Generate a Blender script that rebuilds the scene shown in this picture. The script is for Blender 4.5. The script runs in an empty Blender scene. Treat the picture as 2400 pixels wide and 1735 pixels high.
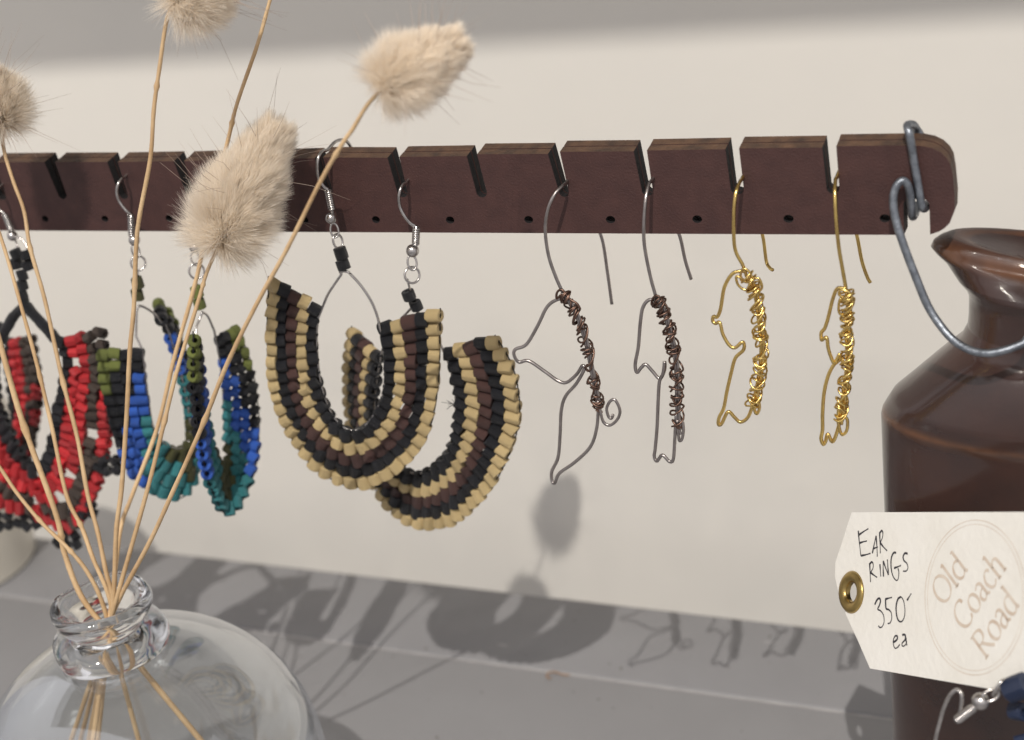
import bpy, bmesh, math, random
import numpy as np
from mathutils import Vector, Matrix, Quaternion
from mathutils.geometry import tessellate_polygon

random.seed(7); rng = np.random.default_rng(7)
sc = bpy.context.scene
C = sc.collection
MM = 0.001                       # the numbers below are millimetres, shelf top at z = 0

# ------------------------------------------------------------------ camera
FPX, W0, H0 = 3350.0, 2400.0, 1735.0
CAMZ = 255.0
AX_R = Vector((0.91419967, -0.04306362, -0.40296959))   # world axes seen from the camera
AX_D = Vector((0.38287607, 0.41769279, 0.82397734))
AX_U = Vector((-0.13283405, 0.90756722, -0.39834264))
cam = bpy.data.cameras.new('camera'); cam_o = bpy.data.objects.new('camera', cam); C.objects.link(cam_o)
cam.sensor_fit = 'HORIZONTAL'; cam.sensor_width = 36.0; cam.lens = 36.0 * FPX / W0
cam.clip_start = 0.01; cam.clip_end = 20.0
rot = Matrix(((AX_R[0], AX_R[1], -AX_R[2]), (AX_D[0], AX_D[1], -AX_D[2]), (AX_U[0], AX_U[1], -AX_U[2])))
cam_o.matrix_world = Matrix.Translation((0, 0, CAMZ * MM)) @ rot.to_4x4()
cam.dof.use_dof = True; cam.dof.focus_distance = 0.293; cam.dof.aperture_fstop = 15.0
sc.camera = cam_o

# ------------------------------------------------------------------ world and lamps
world = bpy.data.worlds.new('World'); sc.world = world; world.use_nodes = True
wn = world.node_tree; wn.nodes.clear()
wo = wn.nodes.new('ShaderNodeOutputWorld'); wb = wn.nodes.new('ShaderNodeBackground')
wt = wn.nodes.new('ShaderNodeTexCoord'); ws = wn.nodes.new('ShaderNodeSeparateXYZ')
wm = wn.nodes.new('ShaderNodeMapRange'); wr = wn.nodes.new('ShaderNodeValToRGB')
wn.links.new(wt.outputs['Generated'], ws.inputs[0]); wn.links.new(ws.outputs['Z'], wm.inputs['Value'])
wm.inputs['From Min'].default_value = -1.0; wm.inputs['From Max'].default_value = 1.0
wn.links.new(wm.outputs[0], wr.inputs[0]); wn.links.new(wr.outputs[0], wb.inputs[0]); wn.links.new(wb.outputs[0], wo.inputs[0])
wr.color_ramp.elements[0].position = 0.25; wr.color_ramp.elements[0].color = (0.155, 0.147, 0.148, 1)
wr.color_ramp.elements[1].position = 0.85; wr.color_ramp.elements[1].color = (0.78, 0.76, 0.775, 1)
wb.inputs['Strength'].default_value = 1.22

KEY = Vector((340.0, -1614.0, 2685.0))
def lamp(name, loc, watts, radius, color):
    d = bpy.data.lights.new(name, 'POINT'); d.energy = watts; d.shadow_soft_size = radius; d.color = color
    o = bpy.data.objects.new(name, d); C.objects.link(o); o.location = Vector(loc) * MM; return o
lamp('ceiling_spotlight', KEY, 340.0, 0.0105, (1.0, 0.945, 0.87))
for q, e, c in (((-900, -700, 1500), 4.0, (1, .93, .82)), ((500, -900, 1500), 3.0, (1, .95, .86)), ((-300, -1300, 1300), 4.0, (1, .9, .78)),
             ((-650, -1200, 1750), 3.0, (.92, .96, 1)), ((250, -500, 1650), 3.0, (1, .93, .84))):
    lamp('ceiling_bulb', q, e * 1.3, 0.02, c)
sc.view_settings.view_transform = 'Standard'; sc.view_settings.look = 'None'
sc.view_settings.exposure = 0.0; sc.view_settings.gamma = 1.0; sc.view_settings.use_curve_mapping = False
sc.cycles.transparent_max_bounces = 32; sc.cycles.max_bounces = 14; sc.cycles.transmission_bounces = 14
sc.cycles.sample_clamp_indirect = 4.0

# ------------------------------------------------------------------ points
def ray(px, py):
    c = Vector((px - W0 / 2, -(py - H0 / 2), FPX))
    return Vector((c.dot(AX_R), c.dot(AX_D), c.dot(AX_U)))
CAM = Vector((0, 0, CAMZ))
def at(px, py, Y):
    v = ray(px, py); return CAM + v * (Y / v.y)
def on_shelf(px, py):
    v = ray(px, py); return CAM + v * (-CAMZ / v.z)
def on_plane(px, py, p0, n):
    v = ray(px, py); return CAM + v * ((p0 - CAM).dot(n) / v.dot(n))
def px_of(p):
    d = p - CAM
    x = d.x * AX_R[0] + d.y * AX_D[0] + d.z * AX_U[0]; y = d.x * AX_R[1] + d.y * AX_D[1] + d.z * AX_U[1]; z = d.x * AX_R[2] + d.y * AX_D[2] + d.z * AX_U[2]
    return W0 / 2 + FPX * x / z, H0 / 2 - FPX * y / z

# ------------------------------------------------------------------ materials
def mat(name, col, rough=0.6, metal=0.0, vary=0.0, noise=0.0, nscale=400.0, bump=0.0, bscale=900.0, col2=None, coat=0.0, spec=0.5, trans=0.0, ndetail=4.0):
    m = bpy.data.materials.new(name); m.use_nodes = True
    nt = m.node_tree; b = nt.nodes['Principled BSDF']
    b.inputs['Roughness'].default_value = rough; b.inputs['Metallic'].default_value = metal
    b.inputs['Specular IOR Level'].default_value = spec
    b.inputs['Coat Weight'].default_value = coat; b.inputs['Coat Roughness'].default_value = 0.08
    rgb = nt.nodes.new('ShaderNodeRGB'); rgb.outputs[0].default_value = (*col, 1); out = rgb.outputs[0]
    tc = nt.nodes.new('ShaderNodeTexCoord')
    if noise > 0:
        nz = nt.nodes.new('ShaderNodeTexNoise'); nz.inputs['Scale'].default_value = nscale; nz.inputs['Detail'].default_value = ndetail
        nt.links.new(tc.outputs['Object'], nz.inputs['Vector'])
        mr = nt.nodes.new('ShaderNodeMapRange'); mr.inputs['From Min'].default_value = 0.3; mr.inputs['From Max'].default_value = 0.7
        nt.links.new(nz.outputs['Fac'], mr.inputs['Value'])
        mx = nt.nodes.new('ShaderNodeMix'); mx.data_type = 'RGBA'; nt.links.new(mr.outputs[0], mx.inputs['Factor'])
        c2 = col2 if col2 else tuple(c * (1 - noise) for c in col)
        nt.links.new(out, mx.inputs['A']); mx.inputs['B'].default_value = (*c2, 1); out = mx.outputs['Result']
    if vary > 0:
        oi = nt.nodes.new('ShaderNodeObjectInfo'); mv = nt.nodes.new('ShaderNodeMapRange')
        mv.inputs['To Min'].default_value = 1 - vary; mv.inputs['To Max'].default_value = 1 + vary * 0.6
        nt.links.new(oi.outputs['Random'], mv.inputs['Value'])
        hs = nt.nodes.new('ShaderNodeHueSaturation'); nt.links.new(mv.outputs[0], hs.inputs['Value']); nt.links.new(out, hs.inputs['Color']); out = hs.outputs[0]
    nt.links.new(out, b.inputs['Base Color'])
    if bump > 0:
        nb = nt.nodes.new('ShaderNodeTexNoise'); nb.inputs['Scale'].default_value = bscale; nb.inputs['Detail'].default_value = 5
        nt.links.new(tc.outputs['Object'], nb.inputs['Vector'])
        bp = nt.nodes.new('ShaderNodeBump'); bp.inputs['Strength'].default_value = bump; bp.inputs['Distance'].default_value = 0.0004
        nt.links.new(nb.outputs['Fac'], bp.inputs['Height']); nt.links.new(bp.outputs[0], b.inputs['Normal'])
    if trans > 0:
        tr = nt.nodes.new('ShaderNodeBsdfTranslucent'); nt.links.new(out, tr.inputs[0])
        ms = nt.nodes.new('ShaderNodeMixShader'); ms.inputs[0].default_value = trans
        o = nt.nodes['Material Output']; nt.links.new(b.outputs[0], ms.inputs[1]); nt.links.new(tr.outputs[0], ms.inputs[2]); nt.links.new(ms.outputs[0], o.inputs[0])
    return m

M = {}
M['wall'] = mat('wall_paint', (0.73, 0.70, 0.645), 0.85, noise=0.06, nscale=14, bump=0.25, bscale=120, col2=(0.695, 0.67, 0.622))
M['edge_white'] = mat('worn_board_edge', (0.40, 0.39, 0.39), 0.6, noise=0.3, nscale=150)
M['rack'] = mat('stained_board_face', (0.060, 0.0240, 0.0205), 0.60, noise=0.5, nscale=260, bump=0.35, bscale=2200, col2=(0.044, 0.0170, 0.0150), ndetail=9)
M['rack_edge'] = mat('worn_board_edge_brown', (0.115, 0.062, 0.035), 0.6, noise=0.5, nscale=320, bump=0.6, bscale=1200, col2=(0.045, 0.026, 0.018))
M['char'] = mat('charred_cut', (0.008, 0.006, 0.007), 0.8, bump=0.5)
M['steel'] = mat('steel_wire', (0.62, 0.59, 0.57), 0.26, 1.0, noise=0.35, nscale=700)
M['dull_steel'] = mat('dull_silver_wire', (0.43, 0.39, 0.375), 0.33, 1.0, noise=0.3, nscale=500)
M['copper'] = mat('aged_copper_wire', (0.215, 0.135, 0.105), 0.42, 1.0, noise=0.45, nscale=500)
M['gold'] = mat('brass_wire', (0.80, 0.59, 0.20), 0.27, 1.0, noise=0.3, nscale=500, col2=(0.62, 0.43, 0.16))
M['zinc'] = mat('galvanised_wire', (0.33, 0.36, 0.40), 0.42, 0.9, noise=0.55, nscale=420, bump=0.35, bscale=1300, col2=(0.17, 0.185, 0.21))
M['brass'] = mat('brass_eyelet', (0.56, 0.40, 0.15), 0.3, 1.0, noise=0.4, nscale=300)
BEAD = {
 'yellow': mat('straw_yellow_bead', (0.88, 0.67, 0.32), 0.62, vary=0.18, noise=0.3, nscale=700, bump=1.0, bscale=1300, col2=(0.74, 0.56, 0.30)),
 'black': mat('black_bead', (0.017, 0.018, 0.023), 0.40, vary=0.35, noise=0.5, nscale=900, bump=0.8, bscale=1500),
 'brown': mat('chocolate_bead', (0.088, 0.043, 0.037), 0.5, vary=0.3, noise=0.3, nscale=800, bump=0.8, bscale=1400),
 'green': mat('olive_green_bead', (0.18, 0.21, 0.05), 0.6, vary=0.3, noise=0.35, nscale=700, bump=0.7),
 'olive': mat('dark_olive_bead', (0.085, 0.085, 0.028), 0.6, vary=0.3, noise=0.35, nscale=700, bump=0.7),
 'blue': mat('cobalt_blue_bead', (0.026, 0.105, 0.47), 0.5, vary=0.3, noise=0.25, nscale=700, bump=0.6),
 'teal': mat('teal_bead', (0.035, 0.215, 0.235), 0.52, vary=0.25, noise=0.3, nscale=700, bump=0.6),
 'red': mat('scarlet_bead', (0.50, 0.017, 0.023), 0.45, vary=0.35, noise=0.25, nscale=700, bump=0.5),
 'taupe': mat('brown_grey_bead', (0.065, 0.046, 0.036), 0.6, vary=0.3, noise=0.3, nscale=700, bump=0.6),
 'navy': mat('navy_bead', (0.010, 0.022, 0.065), 0.42, vary=0.1, noise=0.3, nscale=500, bump=0.4),
}
M['thread'] = mat('black_thread', (0.012, 0.012, 0.014), 0.7)
M['stem'] = mat('dry_straw_stem', (0.66, 0.47, 0.265), 0.6, vary=0.14, noise=0.4, nscale=120, col2=(0.47, 0.30, 0.15), bump=0.4, bscale=900)
M['fluff'] = mat('cream_fluff', (0.96, 0.895, 0.80), 0.7, vary=0.03, trans=0.5, spec=0.1)
M['awn'] = mat('long_bristle', (0.42, 0.33, 0.27), 0.6)
M['seed'] = mat('seed_head_core', (0.80, 0.70, 0.55), 0.8, noise=0.25, nscale=600)
M['card'] = mat('cream_card', (0.80, 0.78, 0.73), 0.8, noise=0.06, nscale=90, bump=0.3, bscale=700, col2=(0.755, 0.73, 0.67))
M['card_edge'] = mat('card_edge', (0.45, 0.37, 0.28), 0.8)
M['ink'] = mat('pen_ink', (0.028, 0.026, 0.034), 0.6)
M['print'] = mat('tan_print', (0.55, 0.44, 0.345), 0.7, noise=0.3, nscale=350, col2=(0.67, 0.59, 0.50))
M['cream'] = mat('cream_glaze', (0.66, 0.62, 0.54), 0.3, noise=0.12, nscale=40, spec=0.5)

def shelf_paint():
    m = mat('grey_shelf_paint', (0.232, 0.231, 0.240), 0.5, noise=0.1, nscale=20, bump=0.12, bscale=160, col2=(0.210, 0.208, 0.216), ndetail=8)
    nt = m.node_tree; b = nt.nodes['Principled BSDF']; src = b.inputs['Base Color'].links[0].from_socket
    tc = nt.nodes.new('ShaderNodeTexCoord')
    # pale scuffs and dark specks, shaped by thresholded noise
    for scale, lo, hi, colr, sx in ((300, 0.735, 0.76, (0.38, 0.37, 0.37), (0.25, 1, 1)), (420, 0.735, 0.76, (0.08, 0.07, 0.06), (1, 1, 1))):
        mp = nt.nodes.new('ShaderNodeMapping'); mp.inputs['Scale'].default_value = sx; mp.inputs['Rotation'].default_value = (0, 0, 0.5)
        nz = nt.nodes.new('ShaderNodeTexNoise'); nz.inputs['Scale'].default_value = scale; nz.inputs['Detail'].default_value = 1.5
        mr = nt.nodes.new('ShaderNodeMapRange'); mr.inputs['From Min'].default_value = lo; mr.inputs['From Max'].default_value = hi
        mx = nt.nodes.new('ShaderNodeMix'); mx.data_type = 'RGBA'; mx.inputs['B'].default_value = (*colr, 1)
        nt.links.new(tc.outputs['Object'], mp.inputs[0]); nt.links.new(mp.outputs[0], nz.inputs['Vector']); nt.links.new(nz.outputs['Fac'], mr.inputs['Value'])
        nt.links.new(mr.outputs[0], mx.inputs['Factor']); nt.links.new(src, mx.inputs['A']); src = mx.outputs['Result']
    nt.links.new(src, b.inputs['Base Color'])
    return m
M['shelf'] = shelf_paint()

def glaze():
    m = mat('brown_stoneware_glaze', (0.026, 0.0155, 0.0145), 0.24, noise=0.6, nscale=55, bump=0.22, bscale=420, col2=(0.052, 0.024, 0.018), coat=0.45, ndetail=7)
    nt = m.node_tree; b = nt.nodes['Principled BSDF']; src = b.inputs['Base Color'].links[0].from_socket
    a = nt.nodes.new('ShaderNodeAttribute'); a.attribute_name = 'thin_glaze'
    nz = nt.nodes.new('ShaderNodeTexNoise'); nz.inputs['Scale'].default_value = 180
    tc = nt.nodes.new('ShaderNodeTexCoord'); nt.links.new(tc.outputs['Object'], nz.inputs['Vector'])
    mul = nt.nodes.new('ShaderNodeMath'); mul.operation = 'MULTIPLY'; nt.links.new(a.outputs['Fac'], mul.inputs[0])
    mr = nt.nodes.new('ShaderNodeMapRange'); mr.inputs['From Min'].default_value = 0.3; mr.inputs['From Max'].default_value = 0.6; mr.inputs['To Min'].default_value = 0.45
    nt.links.new(nz.outputs['Fac'], mr.inputs['Value']); nt.links.new(mr.outputs[0], mul.inputs[1])
    mx = nt.nodes.new('ShaderNodeMix'); mx.data_type = 'RGBA'; mx.inputs['B'].default_value = (0.20, 0.085, 0.036, 1)
    nt.links.new(mul.outputs[0], mx.inputs['Factor']); nt.links.new(src, mx.inputs['A']); nt.links.new(mx.outputs['Result'], b.inputs['Base Color'])
    return m
M['glaze'] = glaze()

def thin_glass():
    m = bpy.data.materials.new('thin_clear_glass'); m.use_nodes = True; nt = m.node_tree; nt.nodes.clear()
    o = nt.nodes.new('ShaderNodeOutputMaterial'); t = nt.nodes.new('ShaderNodeBsdfTransparent'); g = nt.nodes.new('ShaderNodeBsdfGlossy')
    lw = nt.nodes.new('ShaderNodeLayerWeight'); lw.inputs['Blend'].default_value = 0.5
    pw = nt.nodes.new('ShaderNodeMath'); pw.operation = 'POWER'; pw.inputs[1].default_value = 2.5; nt.links.new(lw.outputs['Facing'], pw.inputs[0])
    f = nt.nodes.new('ShaderNodeMapRange'); f.inputs['To Min'].default_value = 0.10; f.inputs['To Max'].default_value = 1.0; nt.links.new(pw.outputs[0], f.inputs['Value']); mx = nt.nodes.new('ShaderNodeMixShader')
    t.inputs[0].default_value = (0.965, 0.97, 0.965, 1); g.inputs['Roughness'].default_value = 0.06; g.inputs[0].default_value = (0.95, 0.97, 1, 1)
    nt.links.new(f.outputs[0], mx.inputs[0]); nt.links.new(t.outputs[0], mx.inputs[1]); nt.links.new(g.outputs[0], mx.inputs[2]); nt.links.new(mx.outputs[0], o.inputs[0])
    return m
def thick_glass():
    m = bpy.data.materials.new('thick_clear_glass'); m.use_nodes = True; b = m.node_tree.nodes['Principled BSDF']
    b.inputs['Base Color'].default_value = (0.985, 0.99, 0.99, 1); b.inputs['Roughness'].default_value = 0.09
    b.inputs['Transmission Weight'].default_value = 1.0; b.inputs['IOR'].default_value = 1.48
    return m
M['thin_glass'] = thin_glass(); M['thick_glass'] = thick_glass()

# ------------------------------------------------------------------ building helpers
ORG = {}
def thing(name, label, cat, loc, group=None):
    o = bpy.data.objects.new(name, None); C.objects.link(o); o.empty_display_size = 0.005
    o.location = Vector(loc) * MM; o['label'] = label; o['category'] = cat
    if group: o['group'] = group
    ORG[o.name] = Vector(loc); return o
def part(name, verts, faces, m, parent, smooth=True, sharp=None, kind=None, mats=None, midx=None, label=None):
    me = bpy.data.meshes.new(name)
    org = ORG[parent.name] if parent else Vector((0, 0, 0))
    a = (np.asarray([tuple(v) for v in verts] if not isinstance(verts, np.ndarray) else verts, float) - np.array(org)) * MM
    me.from_pydata(a.tolist(), [], faces)
    for q in (mats or [m]): me.materials.append(q)
    if midx is not None: me.polygons.foreach_set('material_index', midx)
    me.polygons.foreach_set('use_smooth', [smooth] * len(me.polygons))
    if sharp: me.set_sharp_from_angle(angle=math.radians(sharp))
    me.update()
    o = bpy.data.objects.new(name, me); C.objects.link(o)
    if parent: o.parent = parent; ORG[o.name] = org
    if kind: o['kind'] = kind
    if label: o['label'] = label
    return o
def solid(name, m, org, verts, faces, **k):           # a thing that is one mesh
    dummy = part(name, [Vector(v) - Vector(org) for v in verts], faces, m, None, **k)
    dummy.location = Vector(org) * MM; ORG[dummy.name] = Vector(org); return dummy

def catmull(P, n=8, closed=False):
    P = [Vector(p) for p in P]; out = []
    N = len(P); segs = N if closed else N - 1
    for i in range(segs):
        p1, p2 = P[i], P[(i + 1) % N]
        p0 = P[i - 1] if (i > 0 or closed) else p1 * 2 - p2
        p3 = P[(i + 2) % N] if (i + 2 < N or closed) else p2 * 2 - p1
        for k in range(n):
            t = k / n
            out.append(0.5 * ((2 * p1) + (p2 - p0) * t + (2 * p0 - 5 * p1 + 4 * p2 - p3) * t * t + (3 * p1 - p0 - 3 * p2 + p3) * t ** 3))
    if not closed: out.append(P[-1])
    return out
def tube(P, r, sides=8, closed=False):
    P = [Vector(p) for p in P]; n = len(P); V = []; F = []
    T = []
    for i in range(n):
        a = P[i - 1] if (i > 0 or closed) else P[i]; b = P[(i + 1) % n] if (i < n - 1 or closed) else P[i]
        t = (b - a); T.append(t.normalized() if t.length > 1e-9 else Vector((0, 0, 1)))
    nrm = T[0].orthogonal().normalized()
    for i in range(n):
        if i > 0:
            q = T[i - 1].rotation_difference(T[i]); nrm = (q @ nrm)
        nrm = (nrm - T[i] * nrm.dot(T[i])).normalized(); bi = T[i].cross(nrm)
        rr = r[i] if hasattr(r, '__len__') else r
        for k in range(sides):
            a = 2 * math.pi * k / sides; V.append(P[i] + (nrm * math.cos(a) + bi * math.sin(a)) * rr)
    m = n if closed else n - 1
    for i in range(m):
        for k in range(sides):
            k2 = (k + 1) % sides; i2 = (i + 1) % n
            F.append((i * sides + k, i * sides + k2, i2 * sides + k2, i2 * sides + k))
    if not closed:
        F.append(tuple(range(sides))[::-1]); F.append(tuple((n - 1) * sides + k for k in range(sides)))
    return V, F
def join(*vf):
    V = []; F = []
    for v, f in vf:
        o = len(V); V += list(v); F += [tuple(i + o for i in g) for g in f]
    return V, F
def pts(lst, Y=None):
    return [at(p[0], p[1], p[2] if len(p) > 2 else Y) for p in lst]
def ball(c, r, nu=20, nv=12):
    V = []; F = []; c = Vector(c)
    for j in range(nv + 1):
        t = math.pi * j / nv
        for i in range(nu):
            a = 2 * math.pi * i / nu; V.append(c + Vector((math.sin(t) * math.cos(a), math.sin(t) * math.sin(a), math.cos(t))) * r)
    for j in range(nv):
        for i in range(nu): F.append((j * nu + i, j * nu + (i + 1) % nu, (j + 1) * nu + (i + 1) % nu, (j + 1) * nu + i))
    return V, F
def ring(c, n, u, ru, rv, wr, seg=28, sides=8):
    n = Vector(n).normalized(); u = (Vector(u) - n * Vector(u).dot(n)).normalized(); v = n.cross(u)
    return tube([Vector(c) + u * math.cos(2 * math.pi * k / seg) * ru + v * math.sin(2 * math.pi * k / seg) * rv for k in range(seg)], wr, sides, True)
def coil(a, b, r, wr, turns, sides=6):
    a = Vector(a); b = Vector(b); ax = (b - a).normalized(); e = ax.orthogonal().normalized(); g = ax.cross(e)
    N = turns * 10
    return tube([a + (b - a) * (k / N) + (e * math.cos(2 * math.pi * k / 10) + g * math.sin(2 * math.pi * k / 10)) * r for k in range(N + 1)], wr, sides)
def lathe(c, prof, seg=64, fx=None):
    V = []; F = []; c = Vector(c)
    for (r, z) in prof:
        for k in range(seg):
            a = 2 * math.pi * k / seg
            V.append(c + (fx(r, z, a) if fx else Vector((r * math.cos(a), r * math.sin(a), z))))
    for j in range(len(prof) - 1):
        for k in range(seg):
            k2 = (k + 1) % seg; F.append((j * seg + k, j * seg + k2, (j + 1) * seg + k2, (j + 1) * seg + k))
    return V, F
def box(x0, x1, y0, y1, z0, z1):
    V = [(x0, y0, z0), (x1, y0, z0), (x1, y1, z0), (x0, y1, z0), (x0, y0, z1), (x1, y0, z1), (x1, y1, z1), (x0, y1, z1)]
    return [Vector(v) for v in V], [(0, 3, 2, 1), (4, 5, 6, 7), (0, 1, 5, 4), (1, 2, 6, 5), (2, 3, 7, 6), (3, 0, 4, 7)]
def bevel_box(x0, x1, y0, y1, z0, z1, b, seg=3):
    bm = bmesh.new(); V, F = box(x0, x1, y0, y1, z0, z1); vs = [bm.verts.new(v) for v in V]
    for f in F: bm.faces.new([vs[i] for i in f])
    bmesh.ops.bevel(bm, geom=list(bm.edges), offset=b, segments=seg, profile=0.5, affect='EDGES')
    bm.verts.index_update(); r = [v.co.copy() for v in bm.verts], [tuple(v.index for v in f.verts) for f in bm.faces]; bm.free(); return r

# ------------------------------------------------------------------ setting
YW = 448.0; YE = CAMZ / 0.7102
V, F = box(-900, 700, YW, YW + 20, -260, 1000)
w = part('wall', V, F, M['wall'], None, smooth=False); w['kind'] = 'structure'
sh = bpy.data.objects.new('shelf', None); C.objects.link(sh); sh['kind'] = 'structure'; ORG['shelf'] = Vector((0, 0, 0))
YG = CAMZ / 0.7945
V, F = bevel_box(-900, 700, YG + 0.35, YE, -18, 0, 1.1); o = part('plank', V, F, M['shelf'], sh, sharp=40)
V, F = bevel_box(-900, 700, -60, YG - 0.35, -18, -0.1, 0.7); part('plank', V, F, M['shelf'], sh, sharp=40)
V, F = box(-900, 700, YG - 0.5, YG + 0.6, -3, -0.5); part('joint_filler', V, F, M['edge_white'], sh, smooth=False)
# board of the shelf above, whose front edge shades the top of the wall
zs = CAMZ - YW * 0.2035 - 3.0; zt = zs + 620.0
k = (KEY.z - zt) / (KEY.z - zs); yf = KEY.y + (YW - KEY.y) * k
V, F = bevel_box(-900, 700, yf, YW - 0.5, zt, zt + 18, 1.0)
u = part('upper_shelf', V, F, M['wall'], None, smooth=False); u['kind'] = 'structure'

# ------------------------------------------------------------------ slotted rack
YB = 258.0; TH = 4.6
slots = [((-40, 381), (-8, 457), (14, 457), (-16, 381)), ((104, 380), (136, 456), (156, 456), (129, 380)), ((251, 380), (279, 456), (300, 456), (276, 380)),
         ((407, 378), (437, 456), (456, 456), (431, 378)), ((568, 374), (595, 453), (616, 452), (593, 374)), ((738, 371), (760, 452), (780, 450), (757, 369)),
         ((908, 370), (932, 453), (955, 450), (936, 368)), ((1094, 366), (1117, 453), (1141, 450), (1118, 362)), ((1284, 361), (1311, 453), (1333, 450), (1312, 356)),
         ((1485, 355), (1505, 450), (1530, 446), (1516, 353)), ((1700, 350), (1713, 446), (1743, 440), (1732, 348)), ((1927, 346), (1938, 446), (1967, 438), (1960, 343))]
holes = [(-34, 513), (106, 513), (246, 513), (396, 512), (555, 514), (714, 516), (881, 515), (1055, 516), (1239, 515), (1431, 515), (1634, 514), (1848, 513), (2074, 512)]
def fx_(p): q = at(p[0], p[1], YB); return (q.x, q.z)
left_top = fx_((-330, 388)); left_bot = fx_((-330, 539))
out = []            # (x, z, is_top_edge, is_cut)
out.append((*left_bot, 0, 0)); out.append((*left_top, 1, 0))
for a, b, c_, d in slots:
    A, B, Cc, D = fx_(a), fx_(b), fx_(c_), fx_(d)
    out.append((*A, 1, 1)); out.append((*B, 0, 1))
    mx_, mz = (B[0] + Cc[0]) / 2, (B[1] + Cc[1]) / 2; rad = (Cc[0] - B[0]) / 2
    for t in (-0.75, -0.4, 0, 0.4, 0.75): out.append((mx_ + rad * math.sin(t * math.pi / 2), mz - rad * 0.9 * math.cos(t * math.pi / 2), 0, 1))
    out.append((*Cc, 0, 1)); out.append((*D, 1, 0))
for i, p in enumerate([(2123, 341), (2160, 342), (2184, 347), (2204, 357), (2219, 371), (2228, 388), (2233, 407), (2238, 460), (2237, 495), (2226, 523), (2214, 535), (2201, 543), (2180, 550)]):
    out.append((*fx_(p), 1 if i < 6 else 0, 0))
out.append((*fx_((2178, 478)), 0, 1)); out.append((*fx_((2170, 468)), 0, 1)); out.append((*fx_((2124, 466)), 0, 1)); out.append((*fx_((2117, 476)), 0, 1)); out.append((*fx_((2119, 551)), 0, 0))
poly = [(x, z) for x, z, a, b in out]
hole_c = [fx_(p) for p in holes]; HR = 0.95
hp = [[(cx + HR * 1.05 * math.cos(-2 * math.pi * k / 12), cz + HR * 0.85 * math.sin(-2 * math.pi * k / 12)) for k in range(12)] for cx, cz in hole_c]
rack = thing('earring_rack', 'long dark maroon stained wooden rack bar with slots along its top edge', 'rack', (-150, YB, 162))
def plate(name, y0, y1, lift0, lift1, grow=0.0):
    loops = [poly] + hp; top = [o_[2] for o_ in out]; cut = [o_[3] for o_ in out]
    V = []; F = []; MI = []
    flat0 = []; starts = []
    cx = sum(p[0] for p in poly) / len(poly)
    for L in loops: starts.append(len(flat0)); flat0 += L
    tf = top + [0] * (len(flat0) - len(poly))
    jit = [random.uniform(-0.05, 0.05) for _ in flat0]
    for y, lf in ((y0, lift0), (y1, lift1)):
        for (p, t, j) in zip(flat0, tf, jit): V.append(Vector((p[0], y, p[1] + lf * t + (j if grow else 0))))
    n = len(flat0)
    tri = tessellate_polygon([[Vector((p[0], p[1], 0)) for p in L] for L in loops])
    for t in tri:
        a, b, c = t
        nz = (flat0[b][0] - flat0[a][0]) * (flat0[c][1] - flat0[a][1]) - (flat0[b][1] - flat0[a][1]) * (flat0[c][0] - flat0[a][0])
        if nz < 0: a, b, c = a, c, b
        F.append((a, b, c)); MI.append(0); F.append((a + n, c + n, b + n)); MI.append(0)
    for li, L in enumerate(loops):
        s = starts[li]; m_ = len(L)
        for i in range(m_):
            j = (i + 1) % m_; F.append((s + i, s + i + n, s + j + n, s + j)); MI.append((2 if cut[i] else 1) if li == 0 else 2)
    return part(name, V, F, None, rack, smooth=False, mats=[M['rack'], M['rack_edge'], M['char']], midx=MI)
plate('front_layer', YB, YB + TH * 0.46, 0.0, 0.42)
plate('back_layer', YB + TH * 0.54, YB + TH, 0.46, 0.95)
# the dark glue line between the two layers, set back a little
gl = []
V, F = [], []
for i in range(len(poly)):
    a = Vector(poly[i - 1]); b = Vector(poly[i]); c = Vector(poly[(i + 1) % len(poly)])
    n1 = Vector(((b - a).y, -(b - a).x)).normalized() if (b - a).length > 1e-6 else Vector((0, 0)); n2 = Vector(((c - b).y, -(c - b).x)).normalized()
    gl.append(b + (n1 + n2).normalized() * 0.22 + Vector((0, 0.44 * out[i][2])))
n = len(gl)
for y in (YB + TH * 0.45, YB + TH * 0.55): V += [Vector((p.x, y, p.y)) for p in gl]
for i in range(n): j = (i + 1) % n; F.append((i, i + n, j + n, j))
part('glue_line', V, F, M['char'], rack, smooth=False)

# ------------------------------------------------------------------ beads
def bead_mesh(name, m, sides, var):
    r_ = random.Random(sum(map(ord, name)) * 7 + var)
    prof = [(.2, -.5), (.45, -.5), (.495, -.455), (.505, 0), (.495, .455), (.45, .5), (.2, .5)]
    V = []; F = []; sl = (r_.uniform(-.07, .07), r_.uniform(-.07, .07)); rv = [1 + r_.uniform(-.035, .035) for _ in range(sides)]
    for (r, z) in prof:
        for k_ in range(sides):
            a = 2 * math.pi * k_ / sides; rr = r * rv[k_]
            V.append((rr * math.cos(a), rr * math.sin(a), z + sl[0] * rr * math.cos(a) * 2 + sl[1] * rr * math.sin(a) * 2))
    L = len(prof)
    for j in range(L):
        for k_ in range(sides):
            k2 = (k_ + 1) % sides; j2 = (j + 1) % L
            F.append((j * sides + k_, j * sides + k2, j2 * sides + k2, j2 * sides + k_))
    me = bpy.data.meshes.new('bead'); me.from_pydata(V, [], F); me.materials.append(m)
    me.polygons.foreach_set('use_smooth', [True] * len(me.polygons)); me.set_sharp_from_angle(angle=math.radians(36)); me.update(); return me
BM = {}
for cname, m in BEAD.items():
    sides = 8 if cname in ('red', 'taupe') else 12
    BM[cname] = [bead_mesh(cname, m, sides, v) for v in range(4)]
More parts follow.
